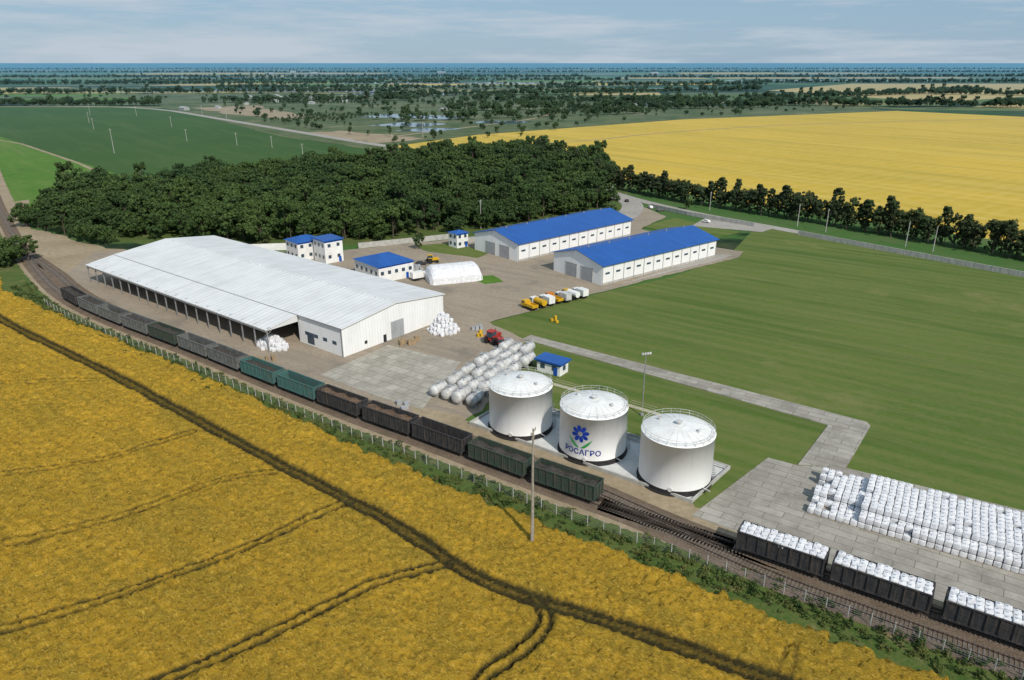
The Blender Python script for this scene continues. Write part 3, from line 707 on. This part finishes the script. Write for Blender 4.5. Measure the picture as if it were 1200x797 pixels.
def tractor(name,loc,rz,c,sc=1):
    o=empty(name,(loc[0],loc[1],.11),rz,sc)
    m=MB(); m.prism([(.2,.9),(2.3,.9),(2.4,1.5),(2.1,1.75),(.2,1.85)],-.45,.45); m.box((-.6,0,2.75),(1.7,1.6,.12)); m.box((-.5,0,1.15),(1.4,1.,.6)); 
    for y in(-.95,.95): m.box((-.75,y,1.75),(1.5,.5,.1))
    fixn(m.obj('bonnet_roof_and_mudguards',c,o))
    m=MB(); m.box((-.6,0,2.1),(1.45,1.35,1.2)); m.obj('cab_glazing','glass',o)
    m=MB()
    for y in(-1,1): m.tube((-.8,y*.7,.85),(-.8,y*1.2,.85),.85,18); m.tube((1.7,y*.6,.5),(1.7,y*.9,.5),.5,16)
    m.tube((1.2,.3,1.7),(1.2,.3,2.7),.06,8); m.obj('wheels_and_exhaust','tyre',o)
vx0,vy0=5.5,224.5
for k,(kd,a,b) in enumerate([('flat','yellow','yellow'),('tank','white','yellow'),('box','white','white'),('flat','orange','yellow'),('box','white','cist'),('tank','yellow','white'),('box','white','white')]):
    truck('parked_truck',(vx0+k*2.95+random.uniform(-.4,.4),vy0+k*2.1+random.uniform(-.6,.6)),2.2+random.uniform(-.08,.08),a,b,6.2+(k%2)*.8,kd)
tractor('tractor',(-5.35,193.5),1.0,'red',1.4); tractor('tractor',(-2.6,189.3),.3,'red',1.1)
tractor('tractor',(-32,282),.3,'yellow',1.2); truck('parked_truck',(-34,258),.6,'white','white',7,'box')
def car(loc,rz,c):
    o=empty('parked_car',(loc[0],loc[1],.13),rz)
    m=MB(); m.prism([(-2.1,.35),(2.1,.35),(2.15,.7),(1.1,.9),(.5,1.4),(-1.2,1.4),(-1.9,.95),(-2.15,.85)],-.85,.85); fixn(m.obj('bodywork',c,o))
    m=MB(); m.box((-.3,0,1.15),(1.5,1.74,.32)); m.obj('windows','glass',o)
    m=MB()
    for x in(-1.3,1.3):
        for y in(-.8,.8): m.tube((x,y-.1,.32),(x,y+.1,.32),.32,12)
    m.obj('wheels','tyre',o)
for p,c in(((76,398),'white'),((80,390),'wg5'),((66,418),'wg2'),((-36,279),'wg2'),((-33,285),'white'),((97,360),'white')): car(p,random.uniform(0,3),c)
# ------------------------------------------------------------------ poles, fences
def pole(name,x,y,h,mat='wood',r=.16,arms=True,rz=.5,twin=False,z=.1):
    o=empty(name,(x,y,z),rz)
    m=MB(); m.tube((0,0,0),(0,0,h),r,8,r*.65)
    if twin: m.tube((.42,0,0),(.12,0,h*.55),r,8,r*.8); m.tube((-.3,0,0),(-.1,0,4),r*.9,8,r*.7)
    m.obj('shaft',mat,o)
    if arms:
        m=MB(); m.box((0,0,h-.6),(2.2,.14,.14)); m.box((0,0,h-1.5),(1.4,.12,.12))
        for q in(-1,0,1): m.tube((q,0,h-.53),(q,0,h-.2),.07,6)
        m.obj('crossarms',mat,o)
pole('utility_pole',3.3,100.2,21.8,'wood',.24,True,1.2,True)
def mast(x,y,h):
    o=empty('floodlight_mast',(x,y,.05),.3); m=MB(); m.tube((0,0,0),(0,0,h),.17,8,.09); m.box((0,0,h-.1),(2.4,.3,.12)); m.box((0,0,.2),(.8,.8,.4)); m.obj('shaft_and_platform','steel',o)
    m=MB()
    for k in(-.9,-.3,.3,.9): m.box((k,-.2,h+.2),(.45,.3,.4))
    m.obj('floodlights','cist',o)
mast(29.5,147.9,15)
for x,y,h in((139,350,11),(148,338,11),(171,309,11),(178,300,11),(107,392,10),(55,400,12),(-15,345,14),(215,255,11)): pole('concrete_power_pole',x,y,h,'conc',.2,True,1.)
for x,y,h in((-560,1000,14),(-500,900,13),(-420,930,13),(-330,760,12),(-265,720,12),(-225,700,11),(-640,1150,14),(-560,1130,14),(-470,1150,14),(-400,1060,14),(-95,800,16),(-350,655,21),(-180,640,10)): pole('concrete_power_pole',x,y,h,'conc',.26,True,.3,z=.05)
i_a,i_b=ixx(-150),ixx(140)
F=offset(TRK[i_a:i_b],-7.0); F=F[::5]
m=MB()
for p in F: m.box((p.x,p.y,1.1),(.13,.13,2.2),.6)
e=m.obj('wire_mesh_fence','conc'); m=MB()
for a,b in zip(F[:-1],F[1:]):
    for z in(.3,.65,1.,1.35,1.7,2.05): m.tube((a.x,a.y,z),(b.x,b.y,z),.015,3,caps=False)
m.obj('wires','steel',e)
def wall(name,pts,h,z,mat='conc',pn=3.):
    P=resample([Vector(p) for p in pts],pn); m=MB()
    for a,b in zip(P[:-1],P[1:]):
        d=b-a; m.box(((a.x+b.x)/2,(a.y+b.y)/2,z+h/2),(d.length-.22,.14,h),math.atan2(d.y,d.x)); m.box((a.x,a.y,z+h/2+.05),(.22,.24,h+.1),math.atan2(d.y,d.x))
    return m.obj(name,mat)
WL=offset(W1,-3)
wall('concrete_panel_wall',[p for p in WL if p.y<345],2.1,.03)
wall('concrete_panel_wall',[(118,350),(92,378),(76,402)],2.0,.1)
wall('concrete_panel_wall',[(-118,300),(-98,303),(-88,303)],3,.1,'white')
wall('concrete_panel_wall',[(-66,306),(-40,318),(-28,324)],2.4,.1,'conc')
wall('concrete_panel_wall',[(-20,316),(8,340),(40,356)],2.2,.1,'conc')
# ------------------------------------------------------------------ trees
def tree(name,h,rx,mat,seed,clus=46,per=44,lf=.62,zb=.28):
    r=np.random.default_rng(seed); m=MB(); m.tube((0,0,0),(0,0,h*.75),h*.022,7,h*.006)
    cen=[]
    lob=[(r.random()*6.283,.35+.4*r.random(),.45+.5*r.random(),.30+.22*r.random()) for _ in range(5)]
    for k in range(clus):
        a=r.random()*6.283; zz=r.random()
        if r.random()<.55:
            la,lr,lz,ls=lob[r.integers(5)]; p=r.normal(size=3); p/=np.linalg.norm(p); x=rx*(lr*math.cos(la)+p[0]*ls); y=rx*(lr*math.sin(la)+p[1]*ls); z=h*(zb+(1-zb)*lz)+p[2]*ls*rx*.9
            cen.append((x,y,min(max(z,h*zb),h*1.03)))
        else:
            rad=rx*(math.sin(math.pi*min(.97,(zz*.85+.12)))**.7)*(.35+.6*r.random()**.5)*(1+.25*math.sin(a*2+seed)+.18*math.sin(a*3+2*seed))
            cen.append((rad*math.cos(a),rad*math.sin(a),h*(zb+(1-zb)*zz*.93)))
    for c in cen[::6]: m.tube((0,0,c[2]*.55),(c[0]*.85,c[1]*.85,c[2]),h*.008,4,h*.002)
    nb=len(m.f); V=[];Fc=[];tone=[]
    for c in cen:
        cr=rx*(.17+.15*r.random()); tb=r.random()
        n=per; d=r.normal(size=(n,3)); d/=np.linalg.norm(d,axis=1)[:,None]; pos=np.array(c)+d*cr*(.5+.55*r.random((n,1)))*[1,1,.85]
        nr=d+r.normal(size=(n,3))*.55+[0,0,.3]; nr/=np.linalg.norm(nr,axis=1)[:,None]
        t1=np.cross(nr,r.normal(size=(n,3))); t1/=np.linalg.norm(t1,axis=1)[:,None]; t2=np.cross(nr,t1); s=lf*(.5+.8*r.random((n,1)))
        for i in range(n):
            k=len(V); V+= [pos[i]-t1[i]*s[i]*.5-t2[i]*s[i]*.35,pos[i]+t1[i]*s[i]*.5-t2[i]*s[i]*.4,pos[i]+t1[i]*s[i]*.4+t2[i]*s[i]*.5,pos[i]-t1[i]*s[i]*.5+t2[i]*s[i]*.4]; Fc.append((k,k+1,k+2,k+3)); tone.append(np.clip(.5*tb+.35*r.random()+.25*d[i,2]+.25*(c[2]/h-.6),0,1))  # random leaf tone plus painted top light: upper leaves get lighter colour
    m.add(V,Fc)
    me=bpy.data.meshes.new(name); me.from_pydata(m.v,[],m.f); me.materials.append(M['bark']); me.materials.append(M[mat])
    mi=np.zeros(len(m.f),np.int32); mi[nb:]=1; me.polygons.foreach_set('material_index',mi)
    at=me.attributes.new('tone','FLOAT','FACE'); tv=np.zeros(len(m.f),np.float32); tv[nb:]=tone; at.data.foreach_set('value',tv)
    me.update(); return me
def coll(name,meshes):
    c=bpy.data.collections.new(name)
    for i,me in enumerate(meshes): c.objects.link(bpy.data.objects.new(f'{name}_{i}',me))
    return c
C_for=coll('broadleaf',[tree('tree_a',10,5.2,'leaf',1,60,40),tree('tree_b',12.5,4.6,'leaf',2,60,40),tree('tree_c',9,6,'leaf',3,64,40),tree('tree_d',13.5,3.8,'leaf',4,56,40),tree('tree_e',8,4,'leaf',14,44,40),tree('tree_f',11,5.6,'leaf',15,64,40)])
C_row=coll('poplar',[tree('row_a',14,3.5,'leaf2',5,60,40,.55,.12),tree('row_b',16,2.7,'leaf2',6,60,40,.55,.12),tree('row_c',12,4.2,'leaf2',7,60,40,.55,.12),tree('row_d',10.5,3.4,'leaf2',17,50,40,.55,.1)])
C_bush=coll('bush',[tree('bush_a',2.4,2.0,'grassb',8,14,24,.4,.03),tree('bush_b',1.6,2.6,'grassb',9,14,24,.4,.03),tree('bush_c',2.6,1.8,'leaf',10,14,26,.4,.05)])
def scatter(name,pts,s0,s1,c):
    n=len(pts); me=bpy.data.meshes.new(name); me.from_pydata([(p[0],p[1],.05) for p in pts],[],[])
    r=np.random.default_rng(len(pts)); at=me.attributes.new('sc','FLOAT_VECTOR','POINT'); s=s0+(s1-s0)*r.random(n); sv=np.stack([s*(.85+.3*r.random(n)),s*(.85+.3*r.random(n)),s*(.82+.36*r.random(n))],-1).astype(np.float32); at.data.foreach_set('vector',sv.ravel())
    at=me.attributes.new('rz','FLOAT_VECTOR','POINT'); rv=np.zeros((n,3),np.float32); rv[:,2]=r.random(n)*6.283; at.data.foreach_set('vector',rv.ravel())
    o=bpy.data.objects.new(name,me); COL.objects.link(o)
    ng=bpy.data.node_groups.new(name,'GeometryNodeTree'); ng.interface.new_socket(name='Geometry',in_out='INPUT',socket_type='NodeSocketGeometry'); ng.interface.new_socket(name='Geometry',in_out='OUTPUT',socket_type='NodeSocketGeometry')
    N=ng.nodes.new; gi=N('NodeGroupInput');go=N('NodeGroupOutput');ci=N('GeometryNodeCollectionInfo');ip=N('GeometryNodeInstanceOnPoints')
    ci.inputs['Collection'].default_value=c; ci.inputs['Separate Children'].default_value=True; ci.inputs['Reset Children'].default_value=True; ip.inputs['Pick Instance'].default_value=True
    lk=ng.links.new; lk(gi.outputs[0],ip.inputs['Points']); lk(ci.outputs[0],ip.inputs['Instance'])
    for an,sk in(('sc','Scale'),('rz','Rotation')):
        na=N('GeometryNodeInputNamedAttribute'); na.data_type='FLOAT_VECTOR'; na.inputs['Name'].default_value=an; lk(na.outputs['Attribute'],ip.inputs[sk])
    ri=N('FunctionNodeRandomValue'); ri.data_type='INT'; 
    for s_ in ri.inputs:
        if s_.enabled and s_.name=='Min': s_.default_value=0
        if s_.enabled and s_.name=='Max': s_.default_value=len(c.objects)-1
    lk([q for q in ri.outputs if q.enabled][0],ip.inputs['Instance Index'])
    lk(ip.outputs[0],go.inputs[0]); md=o.modifiers.new('scatter','NODES'); md.node_group=ng
    return o
def inpoly(x,y,P):
    c=False;j=len(P)-1
    for i in range(len(P)):
        if (P[i][1]>y)!=(P[j][1]>y) and x<(P[j][0]-P[i][0])*(y-P[i][1])/(P[j][1]-P[i][1])+P[i][0]: c=not c
        j=i
    return c
def fill(poly,sp,keep=1.):
    xs_=[p[0] for p in poly];ys_=[p[1] for p in poly]; out=[]; y=min(ys_)
    while y<max(ys_):
        x=min(xs_)
        while x<max(xs_):
            a,b=x+random.uniform(-.6,.6)*sp,y+random.uniform(-.6,.6)*sp
            if inpoly(a,b,poly) and random.random()<keep: out.append((a,b))
            x+=sp
        y+=sp*.87
    return out
forest=[(-236,362),(-176,326),(-140,316),(-108,310),(-70,318),(-32,334),(8,358),(56,398),(46,440),(66,500),(72,545),(30,640),(-37,630),(-98,570),(-190,500),(-232,455),(-268,440)]
scatter('forest',fill(forest,7.,.93),.6,1.3,C_for)
def along(pts,sp,jit):
    P=resample([Vector(p) for p in pts],sp); return [(p.x+random.uniform(-jit,jit),p.y+random.uniform(-jit,jit)) for p in P]
RW=[(20,600),(54,478),(97.3,417),(148.7,361),(186.8,314),(205.9,287),(240,243),(330,130)]
rp=[p for p in along(RW,4.0,1.8)+along(offset([Vector(p) for p in RW],4.5),4.4,2.4) if random.random()<.95]
scatter('tree_row',rp,.75,1.15,C_row)
far=[]
def belt(a,b,w,sp): 
    for k in range(w): far.extend(p for p in along([(a[0],a[1]+k*sp*.9),(b[0],b[1]+k*sp*.9)],sp,sp*.45) if random.random()<.9)
belt((420,1420),(1500,1240),3,11); belt((790,1075),(1100,900),2,10); belt((500,1600),(1300,2100),3,13)
belt((-1200,1390),(-640,1400),2,11); belt((-1500,1900),(-300,2050),3,14); belt((-300,1750),(700,2150),3,14); belt((-600,1500),(-200,1600),2,12)
belt((-2200,2700),(-200,2900),4,18); belt((100,2500),(900,2700),4,18); belt((900,2950),(2400,3000),4,20)
belt((-3200,3900),(400,4100),5,26); belt((600,3900),(3200,4300),5,26)
belt((-4500,5900),(4500,6200),5,38); belt((-6000,8500),(6500,9000),5,60)
belt((1050,1900),(1700,1700),3,12); belt((-100,1250),(450,1330),2,10); belt((-150,1020),(200,1180),1,10)
belt((-900,2350),(200,2280),2,14); belt((-1600,3200),(500,3350),3,20); belt((-100,1560),(420,1500),2,11)
scatter('distant_tree_belts',far,.8,1.5,C_for)
sc=fill([(-500,1300),(-230,850),(-60,680),(150,1020),(600,1290),(500,1650),(-600,1750)],24,.25)
sc+=fill([(-1500,1400),(-640,1380),(-600,1900),(-1700,2000)],34,.25); sc+=fill([(-300,1300),(500,1350),(600,1800),(-300,1850)],16,.12)
scatter('scattered_trees',sc,.3,.9,C_for)
# orchard rows
orch=[]
for (x0,y0,nx_,ny_,s_) in((-330,1010,9,10,11),(60,1180,16,8,12),(-520,1460,18,8,13),(150,1560,22,8,14)):
    for i in range(nx_):
        for j in range(ny_): orch.append((x0+i*s_+j*3+random.uniform(-1,1),y0+j*s_*1.4+i*1.2+random.uniform(-1,1)))
scatter('orchard',orch,.3,.42,C_for)
sc=along([(-240,352),(-205,332),(-180,314)],4,3)+[(-262,330),(-258,334),(-255,325),(-252,320),(-60,322),(-40,305),(118,400),(96,395),(50,370),(-62,655),(-66,650),(-58,660),(-72,664),(-258,322),(-266,340),(-250,314)]
sc+=[(-200+random.uniform(-14,6),278+random.uniform(-8,8)) for _ in range(16)]
scatter('tree_group',[p for p in sc],.5,.9,C_for)
vb=[]
for k in range(1500):
    i=random.randint(ixx(-170),ixx(120)); d=random.choice([-5.6,-7.4,-8.6,-9.8,-10.8])+random.uniform(-1.2,1.2); t=(TRK[i+1]-TRK[i]).normalized(); p=TRK[i]+Vector((-t.y,t.x))*d; vb.append((p.x,p.y))
scatter('verge_bushes',vb,.12,.40,C_bush)
for P_ in ([(-230,1110),(-150,1075),(-90,1060),(-60,1110),(-120,1150),(-190,1180)],[(-180,960),(-110,930),(-80,985),(-150,1010)],[(-60,1000),(10,985),(30,1030),(-40,1040)],[(-900,2100),(-350,2060),(-300,2230),(-800,2260)],[(-140,880),(-95,862),(-60,905),(-110,925)],[(200,1420),(430,1400),(450,1450),(230,1480)],[(-700,2900),(300,2850),(350,3050),(-600,3100)],[(900,3300),(1900,3350),(1800,3550),(1000,3500)],[(-420,1900),(-150,1880),(-130,1980),(-400,2010)]):
    sheet('pond',P_,.12,'water',(40,6))
sheet('bare_dirt_ground',[(-560,1345),(-420,1150),(-330,1080),(-300,1130),(-420,1300),(-470,1420)],.08,'dirt',(20,8))
sheet('scrub_ground',[(-300,1220),(-180,1010),(-60,860),(-20,870),(-150,1050),(-220,1240)],.075,'scrub',(20,8))
sheet('bare_dirt_ground',[(-240,850),(-130,740),(-90,790),(-200,880)],.085,'dirt',(12,5))
ribbon('access_road',resample(smooth([(-300,1400),(0,1390),(300,1480),(620,1500)],2),20),-5,5,.11,'dirt'); ribbon('access_road',resample(smooth([(-160,760),(-60,920),(60,1120),(80,1400)],2),20),-3,3,.11,'dirt')
def longhouse(x,y,l,w,h,rz,mat):
    o=empty('distant_farm_building',(x,y,.05),rz); m=MB(); m.box((0,0,h/2),(l,w,h)); m.obj('walls','farw',o)
    m=MB(); m.prism([(-w/2-.5,h+.01),(w/2+.5,h+.01),(0,h+w*.22)],-l/2,l/2); q=fixn(m.obj('roof',mat,o)); q.rotation_euler=(0,0,math.pi/2)
for k in range(18):
    x=random.uniform(-600,-330);y=random.uniform(1250,1800); longhouse(x,y,random.uniform(8,20),random.uniform(7,10),random.uniform(3,4),random.uniform(0,3),random.choice(['farw','grey','rust','farw']))
for k in range(5):
    x=random.uniform(-2500,1500);y=random.uniform(4800,6000); longhouse(x,y,random.uniform(30,70),20,random.uniform(8,14),random.uniform(-.2,.2),'farw')
for k in range(4): longhouse(random.uniform(-200,300),random.uniform(1250,1500),14,9,3,random.uniform(0,3),'grey')
# ------------------------------------------------------------------ sun, sky, camera
sd=Vector((.40,-.74,.74)).normalized()
el=math.asin(sd.z)
su=bpy.data.lights.new('sun','SUN'); su.energy=4.0; su.angle=math.radians(.6); su.color=(1,.945,.85)
so=bpy.data.objects.new('sun',su); COL.objects.link(so); so.rotation_euler=sd.to_track_quat('Z','Y').to_euler()
w=bpy.data.worlds.new('World'); S.world=w; w.use_nodes=True; nt=w.node_tree; nt.nodes.clear()
o=nt.nodes.new('ShaderNodeOutputWorld'); bg=nt.nodes.new('ShaderNodeBackground'); sk=nt.nodes.new('ShaderNodeTexSky'); sk.sky_type='NISHITA'; sk.sun_disc=False; sk.sun_elevation=el; sk.sun_rotation=math.atan2(sd.x,sd.y); sk.air_density=1.; sk.dust_density=.3; sk.ozone_density=2.
l=nt.links.new
tc=nt.nodes.new('ShaderNodeTexCoord'); mp=nt.nodes.new('ShaderNodeMapping'); mp.inputs['Scale'].default_value=(2.2,2.2,24)
nz=nt.nodes.new('ShaderNodeTexNoise'); nz.inputs['Scale'].default_value=1.3; nz.inputs['Detail'].default_value=9; nz.inputs['Roughness'].default_value=.66
mrn=nt.nodes.new('ShaderNodeMapRange'); mrn.inputs[1].default_value=.45; mrn.inputs[2].default_value=.62; mrn.inputs[4].default_value=.95
tint=nt.nodes.new('ShaderNodeMix'); tint.data_type='RGBA'; tint.inputs[0].default_value=.75; tint.inputs[7].default_value=(3.6,5.7,8.0,1)
mx=nt.nodes.new('ShaderNodeMix'); mx.data_type='RGBA'; mx.inputs[7].default_value=(6.6,7.5,8.5,1)
l(tc.outputs['Generated'],mp.inputs[0]); l(mp.outputs[0],nz.inputs['Vector']); l(nz.outputs[0],mrn.inputs[0]); l(mrn.outputs[0],mx.inputs[0]); l(sk.outputs[0],tint.inputs[6]); l(tint.outputs[2],mx.inputs[6]); l(mx.outputs[2],bg.inputs[0]); l(bg.outputs[0],o.inputs[0]); bg.inputs[1].default_value=.078
cd=bpy.data.cameras.new('camera'); cd.sensor_width=36; cd.lens=25.5; cd.clip_end=200000; cd.clip_start=1
co=bpy.data.objects.new('camera',cd); COL.objects.link(co); co.location=(0,0,75); co.rotation_euler=(math.radians(90-20.953),0,0); S.camera=co
S.view_settings.view_transform='Standard'; S.view_settings.look='None'; S.view_settings.exposure=0
print('objs',len(S.objects))
